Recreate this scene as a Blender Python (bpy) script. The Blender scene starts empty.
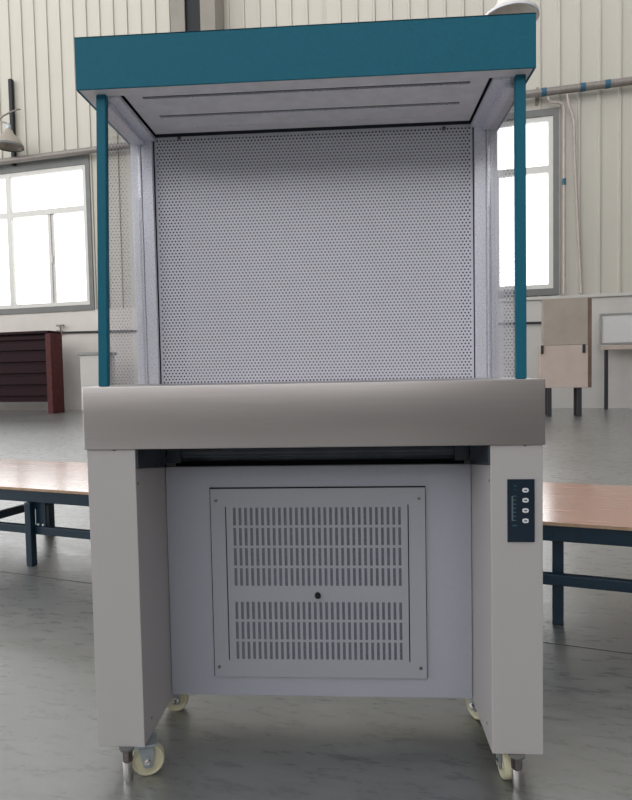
import bpy, bmesh, math, random
from mathutils import Matrix, Vector
random.seed(7)
S = bpy.context.scene
COL = S.collection
PI = math.pi

# ------------------------------------------------------------------ materials
def _lin(c):
    return tuple((x / 12.92 if x <= .04045 else ((x + .055) / 1.055) ** 2.4) for x in c)

def mat(name, rgb, rough=.5, metal=0., var=.0, scale=40., stretch=(1, 1, 1), bump=0., spec=.4, rvar=0., srgb=False, coat=0.):
    """procedural surface: base colour broken up by noise, optional fine bump and roughness variation"""
    m = bpy.data.materials.new(name); m.use_nodes = True
    nt = m.node_tree; b = nt.nodes['Principled BSDF']
    c = _lin(rgb) if srgb else rgb
    b.inputs['Roughness'].default_value = rough
    b.inputs['Metallic'].default_value = metal
    b.inputs['Specular IOR Level'].default_value = spec
    b.inputs['Coat Weight'].default_value = coat
    tc = nt.nodes.new('ShaderNodeTexCoord'); mp = nt.nodes.new('ShaderNodeMapping')
    mp.inputs['Scale'].default_value = stretch
    nz = nt.nodes.new('ShaderNodeTexNoise'); nz.inputs['Scale'].default_value = scale; nz.inputs['Detail'].default_value = 4
    nt.links.new(tc.outputs['Object'], mp.inputs[0]); nt.links.new(mp.outputs[0], nz.inputs['Vector'])
    mr = nt.nodes.new('ShaderNodeMapRange'); mr.inputs[1].default_value = .3; mr.inputs[2].default_value = .7
    mr.inputs[3].default_value = 1 - var; mr.inputs[4].default_value = 1 + var
    nt.links.new(nz.outputs['Fac'], mr.inputs[0])
    vm = nt.nodes.new('ShaderNodeVectorMath'); vm.operation = 'SCALE'
    vm.inputs[0].default_value = c
    nt.links.new(mr.outputs[0], vm.inputs['Scale']); nt.links.new(vm.outputs[0], b.inputs['Base Color'])
    if rvar:
        r2 = nt.nodes.new('ShaderNodeMapRange'); r2.inputs[1].default_value = .3; r2.inputs[2].default_value = .7
        r2.inputs[3].default_value = max(0, rough - rvar); r2.inputs[4].default_value = rough + rvar
        nt.links.new(nz.outputs['Fac'], r2.inputs[0]); nt.links.new(r2.outputs[0], b.inputs['Roughness'])
    if bump:
        bp = nt.nodes.new('ShaderNodeBump'); bp.inputs['Strength'].default_value = bump; bp.inputs['Distance'].default_value = .002
        nt.links.new(nz.outputs['Fac'], bp.inputs['Height']); nt.links.new(bp.outputs[0], b.inputs['Normal'])
    return m

def glass_mat(name, tint=(1, 1, 1), f0=.04):
    """thin pane: clear transmission plus mirror reflection that rises at grazing angles (Schlick)"""
    m = bpy.data.materials.new(name); m.use_nodes = True
    nt = m.node_tree; nt.nodes.clear()
    out = nt.nodes.new('ShaderNodeOutputMaterial'); mix = nt.nodes.new('ShaderNodeMixShader')
    tr = nt.nodes.new('ShaderNodeBsdfTransparent'); tr.inputs[0].default_value = (*tint, 1)
    gl = nt.nodes.new('ShaderNodeBsdfGlossy'); gl.inputs['Roughness'].default_value = 0.0
    lw = nt.nodes.new('ShaderNodeLayerWeight'); lw.inputs['Blend'].default_value = .5
    pw = nt.nodes.new('ShaderNodeMath'); pw.operation = 'POWER'; pw.inputs[1].default_value = 5
    ma = nt.nodes.new('ShaderNodeMath'); ma.operation = 'MULTIPLY_ADD'; ma.inputs[1].default_value = 1 - f0; ma.inputs[2].default_value = f0
    nt.links.new(lw.outputs['Facing'], pw.inputs[0]); nt.links.new(pw.outputs[0], ma.inputs[0])
    nt.links.new(ma.outputs[0], mix.inputs[0]); nt.links.new(tr.outputs[0], mix.inputs[1]); nt.links.new(gl.outputs[0], mix.inputs[2])
    nt.links.new(mix.outputs[0], out.inputs[0])
    return m

def floor_mat():
    m = bpy.data.materials.new('polished_concrete'); m.use_nodes = True
    nt = m.node_tree; b = nt.nodes['Principled BSDF']; N = nt.nodes.new; L = nt.links.new
    b.inputs['Specular IOR Level'].default_value = .8
    b.inputs['Coat Weight'].default_value = 1.; b.inputs['Coat IOR'].default_value = 2.5; b.inputs['Coat Roughness'].default_value = .36
    tc = N('ShaderNodeTexCoord')
    big = N('ShaderNodeTexNoise'); big.inputs['Scale'].default_value = .9; big.inputs['Detail'].default_value = 5; big.inputs['Roughness'].default_value = .6
    L(tc.outputs['Object'], big.inputs['Vector'])
    mp = N('ShaderNodeMapping'); mp.inputs['Rotation'].default_value = (0, 0, math.radians(-38)); mp.inputs['Scale'].default_value = (2.2, 8, 1)
    L(tc.outputs['Object'], mp.inputs[0])
    st = N('ShaderNodeTexNoise'); st.inputs['Scale'].default_value = 3.4; st.inputs['Detail'].default_value = 10; st.inputs['Roughness'].default_value = .74
    st.inputs['Distortion'].default_value = .15
    L(mp.outputs[0], st.inputs['Vector'])
    fine = N('ShaderNodeTexNoise'); fine.inputs['Scale'].default_value = 28; fine.inputs['Detail'].default_value = 6
    L(tc.outputs['Object'], fine.inputs['Vector'])
    cr = N('ShaderNodeValToRGB'); cr.color_ramp.elements[0].position = .32; cr.color_ramp.elements[1].position = .70
    cr.color_ramp.elements[0].color = (*FLOOR_A, 1); cr.color_ramp.elements[1].color = (*FLOOR_B, 1)
    mx = N('ShaderNodeMath'); mx.operation = 'MULTIPLY_ADD'; mx.inputs[1].default_value = .5
    ad = N('ShaderNodeMath'); ad.operation = 'MULTIPLY'; ad.inputs[1].default_value = .5
    L(big.outputs['Fac'], ad.inputs[0]); L(st.outputs['Fac'], mx.inputs[0]); L(ad.outputs[0], mx.inputs[2])
    L(mx.outputs[0], cr.inputs[0]); L(cr.outputs[0], b.inputs['Base Color'])
    rr = N('ShaderNodeMapRange'); rr.inputs[1].default_value = .35; rr.inputs[2].default_value = .65; rr.inputs[3].default_value = .20; rr.inputs[4].default_value = .45
    L(st.outputs['Fac'], rr.inputs[0]); L(rr.outputs[0], b.inputs['Roughness'])
    b1 = N('ShaderNodeBump'); b1.inputs['Strength'].default_value = .2; b1.inputs['Distance'].default_value = .006
    L(st.outputs['Fac'], b1.inputs['Height'])
    b2 = N('ShaderNodeBump'); b2.inputs['Strength'].default_value = .15; b2.inputs['Distance'].default_value = .003
    L(fine.outputs['Fac'], b2.inputs['Height']); L(b1.outputs[0], b2.inputs['Normal']); L(b2.outputs[0], b.inputs['Normal'])
    return m

FLOOR_A = (.026, .034, .029); FLOOR_B = (.225, .222, .212)
M = {}
M['floor'] = floor_mat()
M['teal'] = mat('teal_paint', (.017, .145, .212), .45, var=.05, scale=220, bump=.08, spec=.12)
M['navy'] = mat('dark_blue_paint', (.005, .022, .040), .4, var=.15, scale=30)
M['leg'] = mat('warm_grey_enamel', (.50, .475, .47), .42, var=.02, scale=300, bump=.05)
M['lav'] = mat('lavender_grey_enamel', (.42, .43, .49), .42, var=.03, scale=300, bump=.05)
M['grille'] = mat('grey_enamel', (.395, .405, .445), .42, var=.03, scale=300, bump=.05)
M['steel'] = mat('brushed_stainless_steel', (.52, .485, .47), .36, 1., var=.04, scale=3, stretch=(1, 1, 160), rvar=.03)
M['galv'] = mat('galvanised_sheet', (.80, .80, .88), .36, .3, var=.16, scale=260, rvar=.10)
M['perf'] = mat('perforated_zinc_sheet', (.76, .755, .84), .5, .08, var=.03, scale=400)
M['filter'] = mat('filter_paper', (.20, .188, .175), .9, var=.05, scale=6, stretch=(1, 1, .4))
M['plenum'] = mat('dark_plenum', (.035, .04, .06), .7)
M['liner'] = mat('ceiling_liner_steel', (.80, .78, .80), .5, .1, var=.06, scale=30)
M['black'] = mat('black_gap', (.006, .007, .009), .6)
M['gloss_black'] = mat('black_gloss_steel', (.055, .065, .08), .25, var=.2, scale=12)
M['foam'] = mat('grey_filter_foam', (.185, .192, .23), .95, var=.25, scale=400)
M['chrome'] = mat('bright_bolt_steel', (.62, .6, .58), .16, 1., var=.08, scale=200)
M['dullsteel'] = mat('dark_bolt_steel', (.22, .19, .18), .3, 1., var=.2, scale=200)
M['zinc'] = mat('zinc_bracket', (.36, .41, .44), .4, .6, var=.1, scale=80)
M['nylon'] = mat('cream_nylon', (.60, .565, .40), .45, var=.06, scale=60)
M['panelblk'] = mat('control_panel_navy', (.008, .020, .036), .3, var=.05, scale=100)
M['white'] = mat('white_plastic', (.78, .78, .80), .4)
M['greyink'] = mat('grey_ink', (.11, .16, .19), .5)
M['tealink'] = mat('teal_ink', (.02, .10, .12), .5)
M['wall'] = mat('cream_cladding', (.47, .445, .385), .5, var=.03, scale=1.3, stretch=(1, 1, .3))
M['seam'] = mat('cladding_seam', (.16, .15, .13), .7)
M['dado'] = mat('painted_plaster', (.50, .48, .45), .7, var=.04, scale=2)
M['dado2'] = mat('cream_plaster', (.62, .575, .53), .7, var=.04, scale=2)
M['unseenwall'] = mat('unseen_wall_grey', (.23, .22, .215), .7, var=.05, scale=.5)
M['flash'] = mat('grey_flashing', (.15, .153, .147), .5, var=.08, scale=5)
M['alu'] = mat('window_aluminium', (.60, .585, .55), .45, var=.03, scale=8)
M['glass'] = glass_mat('clear_pane', f0=.19)
M['wglass'] = glass_mat('window_pane', (.97, .98, .98))
M['pipe'] = mat('galvanised_pipe', (.235, .21, .19), .45, .3, var=.12, scale=20)
M['bluetape'] = mat('blue_band', (.03, .10, .16), .6)
M['pinkpipe'] = mat('pale_conduit', (.42, .36, .335), .5, var=.1, scale=9)
M['dark'] = mat('dark_iron', (.02, .02, .024), .5, var=.2, scale=20)
M['colgrey'] = mat('column_grey', (.22, .20, .17), .6, var=.08, scale=2)
M['lampshade'] = mat('lamp_shade_alu', (.36, .315, .265), .35, .3, var=.08, scale=12)
M['lampwhite'] = mat('lamp_shade_white', (.80, .76, .70), .4, var=.05, scale=12)
M['maroon'] = mat('maroon_wood', (.016, .003, .006), .5, spec=.12, var=.3, scale=8, stretch=(1, 1, 6))
M['maroon2'] = mat('red_brown_wood', (.075, .018, .018), .5, spec=.2, var=.25, scale=10)
M['tan'] = mat('tan_board', (.32, .275, .228), .6, var=.06, scale=4)
M['tan2'] = mat('pale_tan_board', (.44, .36, .315), .6, var=.05, scale=4)
M['brown'] = mat('brown_shaded_side', (.15, .10, .075), .7, var=.2, scale=8)  # shadow side of the tan cabinet, shade put into the brown
M['wboard'] = mat('pale_board', (.55, .545, .53), .5, var=.03, scale=3)
M['bframe'] = mat('grey_board_frame', (.25, .25, .235), .5)
M['ply'] = mat('platform_plywood', (.50, .215, .135), .22, var=.16, scale=3.0, stretch=(1, 12, 1), rvar=.08, bump=.12, coat=1.)
M['ply'].node_tree.nodes['Principled BSDF'].inputs['Coat IOR'].default_value = 2.1
M['ply'].node_tree.nodes['Principled BSDF'].inputs['Coat Roughness'].default_value = .16
M['plyedge'] = mat('plywood_edge', (.42, .29, .19), .7, var=.15, scale=30)
M['joint'] = mat('floor_joint', (.06, .06, .055), .8)

# ------------------------------------------------------------------ mesh helpers
class MB:
    def __init__(s): s.v = []; s.f = []; s.mi = []
    def add(s, vs, fs, mi=0, mtx=None):
        o = len(s.v)
        s.v += [tuple(mtx @ Vector(v)) if mtx else tuple(v) for v in vs]
        s.f += [tuple(i + o for i in f) for f in fs]; s.mi += [mi] * len(fs); return s
    def bm(s, bm, mi=0, mtx=None):
        bm.verts.ensure_lookup_table(); bm.verts.index_update()
        s.add([v.co[:] for v in bm.verts], [[v.index for v in f.verts] for f in bm.faces], mi, mtx); bm.free(); return s
    def box(s, x0, x1, y0, y1, z0, z1, bev=0., seg=2, mi=0, mtx=None):
        bm = bmesh.new()
        bmesh.ops.create_cube(bm, size=1)
        for v in bm.verts:
            v.co = ((x0 + x1) / 2 + v.co.x * (x1 - x0), (y0 + y1) / 2 + v.co.y * (y1 - y0), (z0 + z1) / 2 + v.co.z * (z1 - z0))
        if bev: bmesh.ops.bevel(bm, geom=bm.edges[:], offset=bev, segments=seg, profile=.5, affect='EDGES')
        return s.bm(bm, mi, mtx)
    def lathe(s, prof, n=24, mi=0, mtx=None):
        """prof: list of (radius, z) revolved round z; radius 0 closes"""
        vs = []; fs = []; rings = []
        for r, z in prof:
            if r <= 1e-7: rings.append([len(vs)]); vs.append((0, 0, z))
            else:
                rings.append(list(range(len(vs), len(vs) + n)))
                vs += [(r * math.cos(2 * PI * k / n), r * math.sin(2 * PI * k / n), z) for k in range(n)]
        for a, b in zip(rings, rings[1:]):
            for k in range(n):
                k2 = (k + 1) % n
                if len(a) == 1 and len(b) == 1: continue
                if len(a) == 1: fs.append((a[0], b[k2], b[k]))
                elif len(b) == 1: fs.append((a[k], a[k2], b[0]))
                else: fs.append((a[k], a[k2], b[k2], b[k]))
        return s.add(vs, fs, mi, mtx)
    def tube(s, pts, r, n=12, mi=0, mtx=None):
        pts = [Vector(p) for p in pts]; vs = []; fs = []
        prev = None
        for i, p in enumerate(pts):
            t = (pts[min(i + 1, len(pts) - 1)] - pts[max(i - 1, 0)]).normalized()
            up = Vector((0, 0, 1)) if abs(t.z) < .9 else Vector((1, 0, 0))
            if prev is None: a = t.cross(up).normalized()
            else: a = (prev - t * prev.dot(t)).normalized()
            prev = a; b = t.cross(a)
            rr = r[i] if isinstance(r, (list, tuple)) else r
            vs += [tuple(p + (a * math.cos(2 * PI * k / n) + b * math.sin(2 * PI * k / n)) * rr) for k in range(n)]
        for i in range(len(pts) - 1):
            for k in range(n):
                k2 = (k + 1) % n
                fs.append((i * n + k, i * n + k2, (i + 1) * n + k2, (i + 1) * n + k))
        fs.append(tuple(range(n))[::-1]); fs.append(tuple((len(pts) - 1) * n + k for k in range(n)))
        return s.add(vs, fs, mi, mtx)
    def build(s, name, mats, parent=None, smooth=False):
        me = bpy.data.meshes.new(name); me.from_pydata(s.v, [], s.f)
        if not isinstance(mats, (list, tuple)): mats = [mats]
        for m in mats: me.materials.append(m)
        me.polygons.foreach_set('material_index', s.mi)
        bm = bmesh.new(); bm.from_mesh(me); bmesh.ops.recalc_face_normals(bm, faces=bm.faces[:]); bm.to_mesh(me); bm.free()
        if smooth:
            me.polygons.foreach_set('use_smooth', [True] * len(me.polygons))
            try: me.set_sharp_from_angle(angle=math.radians(40))
            except Exception: pass
        o = bpy.data.objects.new(name, me); COL.objects.link(o)
        if parent: o.parent = parent
        return o

def plate(mb, x0, x1, z0, z1, y0, y1, holes, mi=0):
    """vertical sheet in the xz plane from y0 (front) to y1 with rectangular holes (hx0,hx1,hz0,hz1)"""
    xs = sorted({x0, x1, *[h[0] for h in holes], *[h[1] for h in holes]})
    zs = sorted({z0, z1, *[h[2] for h in holes], *[h[3] for h in holes]})
    def hole(i, j):
        if i < 0 or j < 0 or i >= len(xs) - 1 or j >= len(zs) - 1: return True
        cx = (xs[i] + xs[i + 1]) / 2; cz = (zs[j] + zs[j + 1]) / 2
        return any(a < cx < b and c < cz < d for a, b, c, d in holes)
    H = [[hole(i, j) for j in range(len(zs) - 1)] for i in range(len(xs) - 1)]
    def h(i, j): return True if (i < 0 or j < 0 or i >= len(xs) - 1 or j >= len(zs) - 1) else H[i][j]
    vs = []; fs = []
    def q(*p):
        o = len(vs); vs.extend(p); fs.append((o, o + 1, o + 2, o + 3))
    for i in range(len(xs) - 1):
        for j in range(len(zs) - 1):
            if H[i][j]: continue
            a, b, c, d = xs[i], xs[i + 1], zs[j], zs[j + 1]
            q((a, y0, c), (b, y0, c), (b, y0, d), (a, y0, d)); q((a, y1, c), (a, y1, d), (b, y1, d), (b, y1, c))
            if h(i - 1, j): q((a, y0, c), (a, y0, d), (a, y1, d), (a, y1, c))
            if h(i + 1, j): q((b, y0, c), (b, y1, c), (b, y1, d), (b, y0, d))
            if h(i, j - 1): q((a, y0, c), (a, y1, c), (b, y1, c), (b, y0, c))
            if h(i, j + 1): q((a, y0, d), (b, y0, d), (b, y1, d), (a, y1, d))
    o0 = {}
    # weld coincident corners so the sheet is one surface
    key = {}; nv = []; mp = []
    for v in vs:
        k = tuple(round(c, 5) for c in v)
        if k not in key: key[k] = len(nv); nv.append(v)
        mp.append(key[k])
    return mb.add(nv, [tuple(mp[i] for i in f) for f in fs], mi)

def tag(o, label, cat, group=None):
    o['label'] = label; o['category'] = cat
    if group: o['group'] = group
    return o
def struct(o): o['kind'] = 'structure'; return o
def empty(name, loc, rz=0.):
    o = bpy.data.objects.new(name, None); o.location = loc; o.rotation_euler = (0, 0, rz); o.empty_display_size = .1
    COL.objects.link(o); return o

RX = Matrix.Rotation(PI / 2, 4, 'X')      # z axis -> -y
RY = Matrix.Rotation(PI / 2, 4, 'Y')      # z axis -> x
def T(x, y, z): return Matrix.Translation((x, y, z))

# ------------------------------------------------------------------ camera
cam = bpy.data.cameras.new('camera'); co = bpy.data.objects.new('camera', cam); COL.objects.link(co)
yaw, pitch, roll, fpx = -.0598, -.046, -.0193, 593.44
fw = Vector((math.sin(yaw) * math.cos(pitch), math.cos(yaw) * math.cos(pitch), math.sin(pitch)))
rt = Vector((math.cos(yaw), -math.sin(yaw), 0)); up = rt.cross(fw)
r2 = rt * math.cos(roll) + up * math.sin(roll); u2 = -rt * math.sin(roll) + up * math.cos(roll)
mw = Matrix((r2, u2, -fw)).transposed().to_4x4(); mw.translation = (.0933, -1.2891, .9267)
co.matrix_world = mw
cam.sensor_fit = 'VERTICAL'; cam.sensor_height = 36; cam.lens = fpx * 36 / 800
cam.clip_start = .02; cam.clip_end = 200
S.camera = co

# ================================================================== THE CLEAN BENCH
bench = empty('clean_bench', (0, .15, 0))
tag(bench, 'tall laboratory clean air bench with teal canopy and perforated back wall, standing on casters', 'clean bench')
_bl = Matrix.Translation((0, -.15, 0))
def P(mb, name, m, parent=None, smooth=False, label=None):
    """a part of the bench, modelled in world coordinates"""
    o = mb.build(name, m, None, smooth)
    par = parent or bench
    o.parent = par
    if par is bench: o.matrix_parent_inverse = _bl
    if label: o['label'] = label
    return o

ZC = 1.539                                  # underside of the canopy
# canopy: folded teal sheet - front fascia, sides, back and top, open underneath
mb = MB()
mb.box(-.4830, .4805, -.025, -.021, ZC, 1.649, .0012)
mb.box(-.4830, -.4790, -.021, .325, ZC, 1.649)
mb.box(.476, .480, -.021, .325, ZC, 1.649)
mb.box(-.479, .476, .321, .325, ZC, 1.649)
mb.box(-.4830, .4805, -.025, .325, 1.645, 1.649, .0012)
canopy = P(mb, 'canopy', M['teal'])
# return lips of the canopy on the underside
mb = MB()
mb.box(-.4788, .4755, -.0205, .012, ZC + .001, ZC + .004)
mb.box(-.4788, -.442, .012, .30, ZC + .001, ZC + .004)
mb.box(.442, .4755, .012, .30, ZC + .001, ZC + .004)
P(mb, 'canopy_lip', M['liner'])
# ceiling liner: one sheet with two long slots, each with a folded bead behind it
def flat_plate(x0, x1, y0, y1, z0, z1, holes):
    m = MB(); plate(m, x0, x1, y0, y1, z0, z1, holes)
    m.v = [(x, z, y) for x, y, z in m.v]; return m
ceilp = P(flat_plate(-.398, .398, .0125, .241, ZC + .008, ZC + .009, [(-.361, .361, .037, .0425), (-.355, .355, .1345, .1400)]), 'ceiling_panel', M['liner'])
for hw, yy in ((.361, .0427), (.355, .1402)):
    mb = MB(); mb.box(-hw, hw, yy, yy + .003, ZC + .0045, ZC + .0078, .0008)
    P(mb, 'bead', M['galv'], ceilp).matrix_parent_inverse = Matrix()
mb = MB(); mb.box(-.30, .30, .205, .2065, ZC + .0062, ZC + .0079)
P(mb, 'bead', M['galv'], ceilp).matrix_parent_inverse = Matrix()
mb = MB(); mb.box(-.470, .470, -.018, .318, ZC + .016, ZC + .020)
P(mb, 'gap_backing', M['black'])
# side rails that carry the glass
for sx in (-1, 1):
    mb = MB()
    a, b = sorted((sx * .4035, sx * .440)); mb.box(a, b, .0125, .256, ZC - .004, ZC + .006, .001)
    a, b = sorted((sx * .430, sx * .4535)); mb.box(a, b, .024, .243, ZC - .016, ZC + .001, .001)
    P(mb, 'side_rail', M['galv'])

# perforated back wall - real holes
X0, X1, Z0, Z1, YP = -.4095, .4095, .905, 1.5525, .262
PX = .00902; PZ = PX * .872; R = .00226
mb = MB()
nx = 90; nz = 81
hx0 = -(nx * PX) / 2; hz1 = Z1 - .0115; hz0 = hz1 - nz * PZ
vs = []; fs = []
def quad(a, b, c, d):
    o = len(vs); vs.extend(((a, YP, c), (b, YP, c), (b, YP, d), (a, YP, d))); fs.append((o, o + 1, o + 2, o + 3))
NH = 10
ring = [(R * math.cos(2 * PI * k / NH + PI / 4), R * math.sin(2 * PI * k / NH + PI / 4)) for k in range(NH)]
def cellfaces(cx, cz):
    o = len(vs)
    corners = ((1, 1), (-1, 1), (-1, -1), (1, -1))
    vs.extend((cx + sx * PX / 2, YP, cz + sz * PZ / 2) for sx, sz in corners)
    vs.extend((cx + a, YP, cz + b) for a, b in ring)
    # fan each ring edge to its nearest corner, fill between corners
    def near(k):
        ang = (2 * PI * k / NH + PI / 4) % (2 * PI)
        return int(((ang) // (PI / 2))) % 4
    for k in range(NH):
        k2 = (k + 1) % NH; c1 = near(k); c2 = near(k2)
        if c1 == c2: fs.append((o + c1, o + 4 + k2, o + 4 + k))
        else: fs.append((o + c1, o + c2, o + 4 + k2, o + 4 + k))
for j in range(nz):
    cz = hz1 - (j + .5) * PZ
    off = (j % 2) * PX / 2
    n = nx - (j % 2)
    for i in range(n): cellfaces(hx0 + off + (i + .5) * PX, cz)
    if j % 2:
        quad(hx0, hx0 + PX / 2, cz - PZ / 2, cz + PZ / 2); quad(-hx0 - PX / 2, -hx0, cz - PZ / 2, cz + PZ / 2)
quad(X0, hx0, Z0, Z1); quad(-hx0, X1, Z0, Z1); quad(hx0, -hx0, hz1, Z1); quad(hx0, -hx0, Z0, hz0)
mb.add(vs, fs)
perf = P(mb, 'perforated_panel', M['perf'])
for x, z in ((-.343, Z1 - .009), (.338, Z1 - .0145)):
    mb = MB(); mb.lathe([(.0052, 0), (.0048, .0018), (.0024, .0026), (0, .0027)], 14, mtx=T(x, YP - .0002, z) @ RX)
    P(mb, 'screw', M['dullsteel'], perf, True).matrix_parent_inverse = Matrix()
mb = MB(); mb.box(-.342, .378, .2675, .290, .912, 1.528)
P(mb, 'air_filter', M['filter'], label='pale grey filter medium behind the perforated sheet')
mb = MB()
mb.box(-.432, .432, .314, .318, .80, ZC + .012)
mb.box(-.436, -.432, .2665, .318, .80, ZC + .012); mb.box(.432, .436, .2665, .318, .80, ZC + .012)
P(mb, 'plenum_box', M['plenum'])
mb = MB()   # outer skin of the plenum
mb.box(-.470, .470, .3185, .3205, .80, ZC - .0005); mb.box(-.470, -.468, .2585, .3185, .80, ZC - .0005); mb.box(.468, .470, .2585, .3185, .80, ZC - .0005)
P(mb, 'back_skin', M['galv'])
# dark strip standing in for the joint shadow over the perforated panel
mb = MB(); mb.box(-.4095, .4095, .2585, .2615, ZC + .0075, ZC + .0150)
P(mb, 'joint_shadow', M['plenum'])

# rear steel posts, each two flanges with a groove between
for sx in (-1, 1):
    mb = MB()
    a, b = sorted((sx * .4115, sx * .4385)); mb.box(a, b, .246, .258, .905, ZC + .001, .0012)
    a, b = sorted((sx * .4415, sx * .4675)); mb.box(a, b, .246, .258, .905, ZC + .001, .0012)
    a, b = sorted((sx * .4385, sx * .4415)); mb.box(a, b, .252, .258, .905, ZC + .001)
    P(mb, 'rear_post', M['galv'])
# teal front posts (the left one leans a little)
for sx in (-1, 1):
    mb = MB(); lean = .010 if sx < 0 else 0.
    bm = bmesh.new(); bmesh.ops.create_cube(bm, size=1)
    xc = sx * .4545
    for v in bm.verts:
        top = v.co.z > 0
        x = xc + v.co.x * .0215 + ((.0145 if top else -.0035) if sx < 0 else .002)
        v.co = (x, .0085 + v.co.y * .015, ZC + .001 if top else .905)
    bmesh.ops.bevel(bm, geom=bm.edges[:], offset=.0015, segments=2, affect='EDGES')
    mb.bm(bm)
    P(mb, 'front_post', M['teal'])
    mb = MB(); g = sx * .4470
    mb.box(g - .0025, g + .0025, .0225, .2455, .905, ZC - .005)
    P(mb, 'side_glass', M['glass'], label='clear glass side pane')

# stainless work top: folded tray with a deep front apron
mb = MB()
mb.box(-.504, .504, -.0055, .330, .764, .905, .0025, 3)
top = P(mb, 'worktop', M['steel'], smooth=True)
for x in (-.437, .463):
    mb = MB(); mb.lathe([(0, .7595), (.0045, .7605), (.0060, .7642), (0, .7642)], 14, mtx=T(x, .004, 0))
    o = P(mb, 'screw_head', M['dullsteel'], top, True); o.matrix_parent_inverse = Matrix()

# leg housings
ZL = .081
for sx in (-1, 1):
    mb = MB(); a, b = sorted((sx * .5, sx * .390))
    mb.box(a, b, 0, .315, ZL, .7638, .0015)
    lg = P(mb, 'leg_housing', M['leg'])
    # tiny screw holes on the inner face
    for zz, yy in ((.685, .012), (.12, .05)):
        mb = MB(); mb.lathe([(.0035, 0), (.003, .0012), (0, .0016)], 10, mtx=T(sx * .390, yy, zz) @ Matrix.Rotation(-sx * PI / 2, 4, 'Y'))
        P(mb, 'screw_head', M['dullsteel'], lg).matrix_parent_inverse = Matrix()
# dark gap above the lower panel: backing, gloss black pipe-like beam, end brackets
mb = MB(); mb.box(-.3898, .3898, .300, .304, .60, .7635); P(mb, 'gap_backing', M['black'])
mb = MB()
mb.box(-.3895, .3895, .236, .262, .700, .7635, .004); mb.tube([(-.352, .236, .727), (.352, .236, .727)], .0165, 18)
P(mb, 'cross_beam', M['gloss_black'], smooth=True)
for sx in (-1, 1):
    mb = MB(); a, b = sorted((sx * .3845, sx * .350)); mb.box(a, b, .2065, .235, .700, .7632, .002)
    P(mb, 'corner_bracket', M['gloss_black'])
    x0, x1 = sorted((sx * .3897, sx * .385)); mb = MB()
    pr = ((.004, .7200), (.2035, .6905), (.2035, .7634), (.004, .7634))
    mb.add([(x0, *p) for p in pr] + [(x1, *p) for p in pr], [(0, 1, 2, 3), (7, 6, 5, 4), (0, 4, 5, 1), (1, 5, 6, 2), (2, 6, 7, 3), (3, 7, 4, 0)])
    P(mb, 'side_bracket', M['gloss_black'])

# lower front panel with vent grille
mb = MB(); YF = .205
gx0, gx1, gz0, gz1 = -.2715, .2730, .1449, .6343
mb.box(-.3882, .3882, YF, YF + .012, .0912, .691, .001)
mb.box(-.3882, .3882, YF + .0119, .315, .0915, .0955)
fp = P(mb, 'front_panel', M['lav'])
mb = MB(); mb.box(gx0 - .0030, gx1 + .0020, YF - .0022, YF - .0002, gz0 - .0022, gz1 + .0030)  # black sheet whose rim draws the shadow gap round the grille
P(mb, 'shadow_gap', M['black'], fp).matrix_parent_inverse = Matrix()
mb = MB(); mb.box(gx0 + .03, gx1 - .03, YF - .0044, YF - .0024, gz0 + .03, gz1 - .03)
foam = P(mb, 'filter_foam', M['foam'], fp); foam.matrix_parent_inverse = Matrix()
holes = []
for i in range(30):
    x = -.2139 + i * .01446
    for k in range(4): z1 = .5859 - k * .0521; holes.append((x, x + .0072, z1 - .0457, z1))
    for k in range(3): z0 = .1917 + k * .0521; holes.append((x, x + .0072, z0, z0 + .0457))
holes += [(-.2344, -.2315, .1883, .5884), (.2291, .2320, .1863, .5918)]
mb = MB(); plate(mb, gx0, gx1, gz0, gz1, YF - .0075, YF - .0046, holes)
gr = P(mb, 'vent_grille', M['grille'], fp); gr.matrix_parent_inverse = Matrix()
for sx in (-.233, .2305):
    mb = MB(); mb.box(sx - .004, sx + .004, YF - .0046, YF - .0044, .184, .594)
    P(mb, 'slit_backing', M['black'], fp).matrix_parent_inverse = Matrix()
for x, z in ((-.2573, .605), (.2579, .6074), (-.2593, .1703), (.2579, .1722)):
    mb = MB(); mb.lathe([(.0042, 0), (.0040, .0018), (.0022, .0026), (0, .0027)], 14, mtx=T(x, YF - .0075, z) @ RX)
    P(mb, 'screw', M['dullsteel'], fp, True).matrix_parent_inverse = Matrix()
mb = MB(); mb.lathe([(.0075, 0), (.0080, .004), (.0060, .011), (0, .0125)], 18, mtx=T(-.0007, YF - .0075, .360) @ RX)
P(mb, 'knob', M['black'], fp, True, label='small black knob in the middle of the grille').matrix_parent_inverse = Matrix()

# control panel on the right leg
mb = MB(); mb.box(.4245, .4820, -.0030, -.0002, .5535, .6900, .0008)
cp = P(mb, 'control_panel', M['panelblk'], label='dark navy membrane control strip with four white keys')
for z in (.6665, .6448, .6225, .6003):
    mb = MB()
    pts = []
    for k in range(20):
        a = 2 * PI * k / 20; c, s_ = math.cos(a), math.sin(a)
        pts.append((.4622 + .0066 * math.copysign(abs(c) ** .7, c), z + .0048 * math.copysign(abs(s_) ** .7, s_)))
    vs = [(x, -.0031, zz) for x, zz in pts] + [(x, -.0044, zz) for x, zz in pts]
    fs = [tuple(range(20, 40))] + [(k, (k + 1) % 20, 20 + (k + 1) % 20, 20 + k) for k in range(20)]
    mb.add(vs, fs)
    mb.box(.4592, .4652, -.0048, -.0045, z - .0012, z + .0012, mi=1)
    P(mb, 'key', [M['white'], M['panelblk']], cp).matrix_parent_inverse = Matrix()
mb = MB()
mb.box(.4330, .4365, -.0034, -.0031, .6000, .6540)
for k in range(7): mb.box(.4365, .4430, -.0034, -.0031, .6005 + k * .0088, .6018 + k * .0088)
P(mb, 'level_scale', M['greyink'], cp).matrix_parent_inverse = Matrix()
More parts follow.
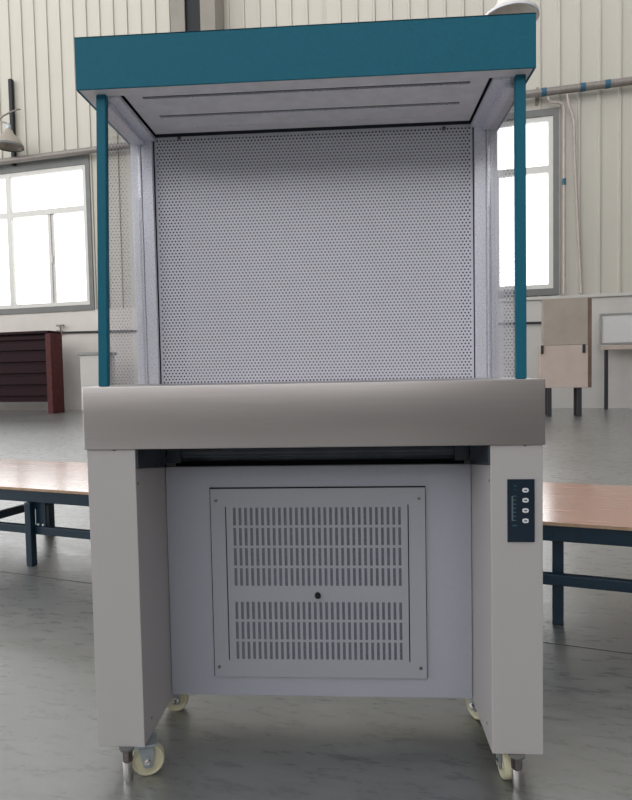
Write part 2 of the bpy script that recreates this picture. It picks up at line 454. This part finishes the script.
for a, b, c, d in ((.4385, .4435, .6745, .6775), (.4370, .4445, .6672, .6682), (.4345, .4445, .5880, .5915)):
    mb = MB(); mb.box(a, b, -.0034, -.0031, c, d)
    P(mb, 'panel_mark', M['tealink'], cp).matrix_parent_inverse = Matrix()

# levelling feet
for x, y in ((-.4330, .0050), (.4440, .0050)):
    mb = MB()
    mb.lathe([(0, 0), (.0085, 0), (.0098, .003), (.0108, .012), (.0112, .046), (.0108, .047), (0, .047)], 20, mtx=T(x, y, 0))
    ft = P(mb, 'leveling_foot', M['chrome'], None, True)
    mb = MB()
    mb.lathe([(.0118, .0472), (.0122, .0500), (.0122, .072), (.0105, .0725)], 6, mtx=T(x, y, 0))
    P(mb, 'lock_nut', M['dullsteel'], ft).matrix_parent_inverse = Matrix()
    mb = MB(); mb.lathe([(0, .0742), (.016, .0742), (.018, .0765), (.018, .0808), (0, .0808)], 24, mtx=T(x, y, 0))
    P(mb, 'washer', M['flash'], ft, True).matrix_parent_inverse = Matrix()

# casters: fork (part) > wheel, axle bolts
def caster(x, y, ang, rad=.0335, brake=False):
    m0 = T(x, y, 0) @ Matrix.Rotation(ang, 4, 'Z')
    mb = MB(); h = ZL
    mb.box(-.024, .024, -.020, .030, h - .006, h - .001, .001, mtx=m0)
    mb.lathe([(.016, h - .012), (.018, h - .006)], 20, mtx=m0 @ T(0, .006, 0))
    mb.box(-.0155, .0155, -.014, .020, h - .014, h - .010, .001, mtx=m0)
    for s in (-1, 1):
        a, b = sorted((s * .0130, s * .0155))
        mb.add([(xx, yy, zz) for xx in (a, b) for yy, zz in ((-.014, h - .011), (.020, h - .011), (.011, .026), (.007, .0215), (-.007, .0215), (-.011, .026))],
               [(0, 1, 2, 3, 4, 5), (6, 11, 10, 9, 8, 7)] + [(k, (k + 1) % 6, 6 + (k + 1) % 6, 6 + k) for k in range(6)], mtx=m0)
    ck = P(mb, 'caster', M['zinc'], None)
    mb = MB()
    prof = [(.006, -.0105), (.012, -.0110), (.0135, -.0095), (rad - .007, -.0095), (rad - .005, -.0115), (rad - .0015, -.0112), (rad, -.0080),
            (rad, .0080), (rad - .0015, .0112), (rad - .005, .0115), (rad - .007, .0095), (.0135, .0095), (.012, .0110), (.006, .0105)]
    mb.lathe(prof, 40, mtx=m0 @ T(0, 0, rad) @ RY)
    P(mb, 'wheel', M['nylon'], ck, True, label='cream nylon wheel').matrix_parent_inverse = Matrix()
    for s in (-1, 1):
        mb = MB(); q = m0 @ T(s * .0155, 0, rad) @ Matrix.Rotation(s * PI / 2, 4, 'Y')
        mb.lathe([(0, 0), (.0098, 0), (.0098, .0016), (.0072, .0018), (.0072, .0058), (.0046, .0066), (0, .0066)], 6 if s < 0 else 18, mtx=q)
        P(mb, 'axle_bolt', M['chrome'], ck, False, label='bright hexagon axle bolt').matrix_parent_inverse = Matrix()
    if brake:
        mb = MB(); mb.box(.0165, .030, -.006, .010, rad - .004, rad + .012, .002, mtx=m0); mb.box(.026, .036, -.003, .004, rad - .006, rad - .001, .001, mtx=m0)
        P(mb, 'brake_lever', M['dark'], ck).matrix_parent_inverse = Matrix()
caster(-.3935, .030, PI / 2 + .30, .0365)
caster(.4290, .044, .06, brake=True)
caster(-.4050, .292, PI / 2 + .10)
caster(.4140, .275, .5)

# ================================================================== HALL
ANG = math.radians(-11); PW = Vector((5.73, 12.538, 0))
def hall(o): o.location = PW; o.rotation_euler = (0, 0, ANG); return o
def wp(t, out, z=0):   # wall coordinates -> world (out = towards the camera)
    return PW + Vector((math.cos(ANG) * t + math.sin(ANG) * out, math.sin(ANG) * t - math.cos(ANG) * out, z))

# floor
mb = MB(); mb.box(-34, 16, -28, .05, -.10, 0)
hall(struct(mb.build('floor', M['floor'])))

# windows: (t0, t1, z0, z1) of the openings
W1 = (-23.45, -13.10, 2.95, 6.80); W2 = (-6.2, -1.00, 2.75, 6.62)
# cladding: ribbed sheet with window openings
tb = []; pitch = .4165; off0 = -.005
k = -80
prof = [(-.060, 0), (-.045, .035), (-.012, .035), (-.006, -.03), (.006, -.03), (.012, 0)]
ts = []
t = -34.
cols = []
for k in range(-82, 39):
    base = off0 + k * pitch
    for dx, dy in prof: cols.append((base + dx, dy))
cols = [(t, d) for t, d in cols if -34 <= t <= 16]
for w in (W1, W2):
    for e in (w[0], w[1]):
        cols = [(t, d) for t, d in cols if abs(t - e) > .075]; cols.append((e, 0.))
cols.sort()
zs = sorted({2.56, 13.0, W1[2], W1[3], W2[2], W2[3]})
vs = [(t, -d, z) for t, d in cols for z in zs]; nz_ = len(zs); fs = []
for i in range(len(cols) - 1):
    tm = (cols[i][0] + cols[i + 1][0]) / 2
    for j in range(nz_ - 1):
        zm = (zs[j] + zs[j + 1]) / 2
        if any(w[0] < tm < w[1] and w[2] < zm < w[3] for w in (W1, W2)): continue
        fs.append((i * nz_ + j, (i + 1) * nz_ + j, (i + 1) * nz_ + j + 1, i * nz_ + j + 1))
mb = MB(); mb.add(vs, fs)
o = mb.build('wall_back', M['wall']); hall(struct(o))
md = o.modifiers.new('thick', 'SOLIDIFY'); md.thickness = .02; md.offset = 0
# seams: dark mastic behind the grooves
# lower masonry wall with ledge
mb = MB(); mb.box(-9.5, 16, -.02, .20, -.05, 2.55); hall(struct(mb.build('wall_lower', M['dado'])))
mb = MB(); mb.box(-34, -9.5, -.045, .20, -.05, 2.80); hall(struct(mb.build('wall_lower', M['dado2'])))
mb = MB(); mb.box(-9.5, 16, -.075, -.02, 2.50, 2.575, .01); hall(struct(mb.build('trim_1', M['dado'])))
# unseen walls, placed and sized to shape the light in the hall
mb = MB(); mb.box(-34, 16, -28.2, -28.0, 0, 5.6); hall(struct(mb.build('unseen_wall_front', M['unseenwall'])))  # added behind the camera so the steel reflects something darker
mb = MB(); mb.box(-34.2, -34, -28, .05, 0, 2.0); hall(struct(mb.build('unseen_wall_left', M['unseenwall'])))  # kept low so the bright horizon lights the hall from the left
mb = MB(); mb.box(5, 5.2, -28, .05, 0, 12.9); hall(struct(mb.build('unseen_wall_right', M['unseenwall'])))  # set close and tall to darken the right of the back wall

def window(idx, w, flash, mull, transom, half, f=.11):
    t0, t1, z0, z1 = w
    # outer grey flashing
    mb = MB(); l, r, b, t = flash
    plate(mb, t0 - l, t1 + r, z0 - b, z1 + t, -.075, -.01, [(t0, t1, z0, z1)])
    win = hall(struct(mb.build('window_%d' % idx, M['flash'])))
    mb = MB(); holes = []
    edges = [t0 + f] + [e for m in mull for e in (m - .07, m + .07)] + [t1 - f]
    for a, b_ in zip(edges[::2], edges[1::2]):
        holes.append((a, b_, transom + .075, z1 - f)); holes.append((a, b_, z0 + f, transom - .075))
    plate(mb, t0, t1, z0, z1, -.05, .06, holes)
    mb.build('window_frame', M['alu'], win)
    # sliding sash stiles in the lower lights
    for h in half:
        mb = MB(); mb.box(h - .045, h + .045, -.03, .04, z0 + f, transom - .075, .004); mb.box(h + .055, h + .13, .0, .05, z0 + f, transom - .075, .004)
        mb.box(h + .03, h + .085, -.055, -.03, (z0 + transom) / 2 - .11, (z0 + transom) / 2 + .11, .004)
        mb.build('sash_stile', M['alu'], win)
    mb = MB(); mb.box(t0 + .02, t1 - .02, .008, .014, z0 + .02, z1 - .02); mb.build('glass_pane', M['wglass'], win)
    return win
window(1, W1, (.15, .13, .16, .30), [-20.86, -18.27, -15.68], 5.62, [-14.36, -16.97, -19.56, -22.2])
window(2, W2, (.12, .12, .15, .16), [-3.6], 5.45, [-2.3, -4.9], .10)

# steel column on the back wall
mb = MB()
q = .42
mb.box(-10.50 + q, -10.44 + q, -.62, -.06, 2.60, 13, .006); mb.box(-9.36 + q, -9.30 + q, -.62, -.06, 2.60, 13, .006)
mb.box(-10.44 + q, -9.36 + q, -.16, -.06, 2.60, 13)
mb.box(-10.50 + q, -10.12 + q, -.64, -.60, 2.60, 13, .006); mb.box(-9.70 + q, -9.30 + q, -.64, -.60, 2.60, 13, .006)
col_ = hall(struct(mb.build('trim_2', M['colgrey'])))
mb = MB(); mb.box(-10.12 + q, -9.70 + q, -.56, -.50, 2.60, 13); mb.build('web', M['black'], col_)

# long galvanised pipe along the wall above the windows
mb = MB()
mb.tube([(t, -.26, 7.07) for t in (-24, -18, -12, -6, 0, 4.6)], .085, 14)
pipe = hall(tag(mb.build('overhead_pipe', M['pipe'], None, True), 'long horizontal galvanised pipe running along the cladding above both windows', 'pipe'))
for t in (-1.22, -.42, .08, 2.8): 
    mb = MB(); mb.lathe([(.086, -.055), (.090, -.055), (.090, .055), (.086, .055)], 18, mtx=T(t, -.26, 7.07) @ RY); mb.build('pipe_band', M['bluetape'], pipe, True)['label'] = 'dark blue band'
for t in (-13.6, -1.35):
    mb = MB(); mb.box(t - .03, t + .03, -.25, -.02, 7.14, 7.20); mb.box(t - .03, t + .03, -.06, -.02, 6.9, 7.25); mb.build('pipe_bracket', M['pipe'], pipe)
mb = MB(); mb.tube([(-1.12, -.24, 6.975), (-1.12, -.24, 6.92), (-1.06, -.21, 6.86), (-.90, -.20, 6.84), (-.80, -.18, 6.78), (-.78, -.14, 6.66), (-.78, -.13, 6.5), (-.78, -.13, 2.60)], .032, 10)
cd = hall(tag(mb.build('conduit', M['pinkpipe'], None, True), 'straight pale vertical conduit just right of the right window, branching from the wall pipe', 'conduit', 'conduits by the right window'))
mb = MB(); mb.lathe([(.033, -.07), (.042, -.07), (.042, .07), (.033, .07)], 14, mtx=T(-.78, -.13, 5.1)); mb.build('clamp', M['bluetape'], cd, True)
mb = MB(); mb.tube([(-.72, -.24, 6.975), (-.72, -.24, 6.88), (-.67, -.19, 6.70), (-.60, -.15, 6.55), (-.57, -.13, 6.4), (-.55, -.12, 5.5), (-.48, -.11, 4.0), (-.41, -.10, 2.60)], .028, 10)
hall(tag(mb.build('conduit', M['pinkpipe'], None, True), 'bent thin conduit slanting down the cladding to the right of the straight conduit', 'conduit', 'conduits by the right window'))

# lamp strip, gooseneck wall lamp at far left
mb = MB(); mb.box(-15.43, -15.32, -.15, -.05, 6.98, 9.38, .01)
hall(tag(mb.build('cable_duct', M['black']), 'dark vertical cable duct on the cladding above the left window', 'duct'))
lamp = empty('bell_lamp', wp(-15.06, .62, 7.3), ANG)
tag(lamp, 'bell shaped metal wall lamp on a curved arm above the left window', 'lamp')
mb = MB(); mb.lathe([(.06, .46), (.10, .42), (.13, .34), (.22, .26), (.31, .14), (.35, .06), (.355, .0), (.34, .0), (.30, .13), (.20, .24), (.10, .31), (0, .33)], 32)
mb.build('lamp_shade', M['lampshade'], lamp, True)
mb = MB(); mb.lathe([(.36, -.03), (.37, -.02), (.37, .03), (.357, .035)], 32); mb.build('rim', M['flash'], lamp, True)
mb = MB(); mb.lathe([(.035, .44), (.06, .48), (.06, .56), (.03, .62), (0, .63)], 16); mb.build('lamp_cap', M['zinc'], lamp, True)
mb = MB(); mb.tube([(0, 0, .6), (-.12, 0, .66), (-.27, .02, .70), (-.33, .06, .80), (-.27, .14, .92), (-.14, .28, 1.06), (-.05, .40, 1.16), (0, .48, 1.2)], .022, 10); mb.build('lamp_arm', M['pipe'], lamp, True)

# pendant lamp above the canopy at right
lamp = empty('pendant_lamp', (1.622, 4.47, 4.17))
tag(lamp, 'large pale bell shaped pendant lamp half hidden by the right end of the teal canopy', 'lamp')
mb = MB(); mb.lathe([(.045, .34), (.075, .30), (.10, .22), (.125, .14), (.17, .075), (.22, .025), (.25, 0), (.24, 0), (.21, .022), (.16, .068), (.115, .135), (.06, .27), (0, .28)], 40)
mb.build('lamp_shade', M['lampwhite'], lamp, True)
mb = MB(); mb.lathe([(.243, -.012), (.254, -.010), (.254, .012), (.246, .016)], 40); mb.build('rim', M['white'], lamp, True)
mb = MB(); mb.lathe([(0, .46), (.05, .46), (.06, .42), (.06, .34), (.04, .32)], 20); mb.build('lamp_cap', M['zinc'], lamp, True)
mb = MB(); mb.tube([(0, 0, .45), (0, 0, 8.2)], .012, 8); mb.build('rod', M['pipe'], lamp, True)

# ---- left background: maroon slatted rack, water pipe with tap, low cupboard
rk = empty('wooden_rack', wp(-15.0, 1.35), ANG)
tag(rk, 'dark maroon wooden slatted rack below the left window', 'rack')
for i, z in enumerate((1.93, 1.66, 1.36, 1.06, .76, .46)):
    mb = MB(); mb.box(-2.6, 1.50, -.05, .01, z, z + (.20 if i else .10), .008); mb.build('slat', M['maroon'], rk)
mb = MB(); mb.box(-2.6, 1.62, -.12, .38, 2.08, 2.15, .01); mb.build('top_board', M['maroon'], rk)
mb = MB(); mb.box(-2.6, 1.48, .02, .34, .30, 2.07); mb.build('back_board', M['maroon'], rk)
for x in (-2.6, 1.50):
    mb = MB(); mb.box(x, x + .16, -.10, .36, 0, 2.078, .01); mb.build('end_post', M['maroon2'], rk)['label'] = 'red brown end post'
wp_ = MB(); wp_.tube([(-14.02, -.10, 2.20), (-12.8, -.10, 2.18), (-8, -.10, 2.09), (-1.1, -.10, 1.97)], .028, 10)
tap = hall(tag(wp_.build('water_pipe', M['dark'], None, True), 'thin dark water pipe with a tap, low on the wall beside the maroon rack', 'pipe'))
mb = MB(); mb.tube([(-14.0, -.10, 2.20), (-14.12, -.16, 2.22), (-14.18, -.22, 2.14)], .05, 10); mb.tube([(-14.02, -.14, 2.22), (-14.02, -.16, 2.38)], .025, 8); mb.box(-14.14, -13.90, -.19, -.13, 2.37, 2.42, .01)
mb.build('tap', M['pipe'], tap, True)
for t, zt in ((-13.35, 2.48), (-12.95, 2.48)):
    pass
cbd = empty('low_cupboard', wp(-12.15, 1.3), ANG)
tag(cbd, 'low pale cupboard with dark top standing against the white wall left of the bench', 'cupboard')
mb = MB(); mb.box(-.30, .32, -.2, .4, .08, 1.48, .01); mb.build('body', M['dado'], cbd)
mb = MB(); mb.box(-.36, .38, -.24, .42, 1.48, 1.56, .01); mb.build('top_board', M['bframe'], cbd)
mb = MB(); mb.box(-.28, .30, -.19, .38, 0, .08); mb.build('plinth', M['dark'], cbd)

# ---- right background: tan cabinet, framed board with ledge
tc_ = empty('tan_cabinet', wp(-1.22, 2.55), ANG - .0)
tag(tc_, 'tall tan wooden cabinet on dark legs below the right window', 'cabinet')
mb = MB(); mb.box(-.29, .50, -.02, .24, 1.36, 2.24, .006, mtx=Matrix.Shear('XZ', 4, (-.02, 0)) if False else None); mb.build('upper_board', M['tan'], tc_)
mb = MB(); mb.box(.502, .57, -.01, .44, .55, 2.22, .006); mb.build('side_board', M['brown'], tc_)['label'] = 'dark brown side board with its shade painted in'
mb = MB(); mb.box(-.34, .50, -.05, .44, .55, 1.355, .006); mb.build('lower_board', M['tan2'], tc_)['label'] = 'paler lower front'
for x in (-.335, .40):
    mb = MB(); mb.box(x, x + .05, -.075, -.051, 1.20, 1.36, .003); mb.build('hinge', M['dark'], tc_)
for x, y in ((-.18, -.03), (.36, .02), (-.18, .38), (.36, .38)):
    mb = MB(); mb.box(x - .04, x + .04, y - .02, y + .04, 0, .549, .004); mb.build('leg', M['dark'], tc_)
wb = empty('display_board', wp(.66, .35), ANG)
tag(wb, 'pale framed board on dark legs against the white wall right of the tan cabinet', 'board')
mb = MB(); mb.box(-.70, 2.66, -.02, .02, 1.46, 2.06); mb.build('panel', M['wboard'], wb)
mb = MB(); plate(mb, -.74, 2.7, 1.42, 2.10, -.04, .03, [(-.70, 2.66, 1.46, 2.06)]); mb.build('frame', M['bframe'], wb)
mb = MB(); mb.box(-.70, 2.7, -.16, .06, 1.30, 1.40, .01); mb.build('ledge', M['tan2'], wb)['label'] = 'pinkish ledge'
for x in (-.62, 1.0, 2.6):
    mb = MB(); mb.box(x - .035, x + .035, -.10, -.03, 0, 1.30, .004); mb.build('leg', M['dark'], wb)

# ================================================================== LOW PLATFORM behind the bench
PA = math.radians(-16.9); PO = Vector((.765, .838, 0))
pf = empty('low_platform', PO, PA)
tag(pf, 'long low plywood topped platform on dark blue steel legs passing behind the bench', 'platform')
mb = MB(); mb.box(-4.2, 2.4, -.012, .765, .374, .387, .002)
mb.build('tabletop', [M['ply']], pf)
mb = MB(); mb.box(-4.2, 2.4, -.0135, -.0122, .3745, .3865); mb.build('edge_strip', M['plyedge'], pf)['label'] = 'raw plywood edge'
mb = MB()
mb.box(-4.18, 2.38, -.005, .035, .3165, .3738, .003); mb.box(-4.18, 2.38, .715, .755, .3165, .3738, .003)
for a in (-4.15, -2.80, -1.2, .05, 1.2, 2.3): mb.box(a - .02, a + .02, .035, .715, .3165, .3738)
mb.build('apron', M['navy'], pf)
for a in (-3.9, -2.365, -1.1, .050, 1.2, 2.25):
    mb = MB(); yo = -.022 if a == -2.365 else .034
    mb = MB(); mb.box(a - .019, a + .019, yo, yo + .034, .0, .3163, .003); mb.build('leg', M['navy'], pf)
for a in (-3.9, -2.80, -1.1, -.15, 1.35, 2.25):
    mb = MB(); mb.box(a - .022, a + .022, .53, .575, .0, .3163, .003); mb.build('leg', M['navy'], pf)
mb = MB(); mb.box(-4.1, 2.3, .004, .036, .155, .194, .003); mb.build('stretcher', M['navy'], pf)
mb = MB(); mb.box(-2.83, -2.79, .036, .53, .155, .194, .003); mb.build('stretcher', M['navy'], pf)
mb = MB(); mb.box(-2.3455, -2.285, .012, .020, .195, .316); mb.build('bracket', M['navy'], pf)
for a in (-2.332, -2.300):
    mb = MB(); mb.lathe([(.006, 0), (.005, .004), (0, .005)], 8, mtx=T(a, .012, .2035) @ RX); mb.build('bolt', M['white'], pf)
# joint in the slab in front of the platform
mb = MB(); mb.box(-9, 6, -.125, -.1215, .0002, .0010)
o = struct(mb.build('trim_3', M['joint'])); o.location = PO; o.rotation_euler = (0, 0, PA)

# ================================================================== LIGHT
w = bpy.data.worlds.new('overcast'); S.world = w; w.use_nodes = True
nt = w.node_tree; bg = nt.nodes['Background']
bg.inputs[1].default_value = 1.25
tc = nt.nodes.new('ShaderNodeTexCoord'); sp = nt.nodes.new('ShaderNodeSeparateXYZ'); cr = nt.nodes.new('ShaderNodeValToRGB')
nt.links.new(tc.outputs['Generated'], sp.inputs[0]); nt.links.new(sp.outputs['Z'], cr.inputs[0]); nt.links.new(cr.outputs[0], bg.inputs[0])
e = cr.color_ramp.elements
e[0].position = .40; e[0].color = (2.6, 2.6, 2.6, 1); e[1].position = .56; e[1].color = (.74, .76, .79, 1)

S.view_settings.view_transform = 'Standard'; S.view_settings.look = 'None'
S.view_settings.exposure = -.08; S.view_settings.gamma = 1
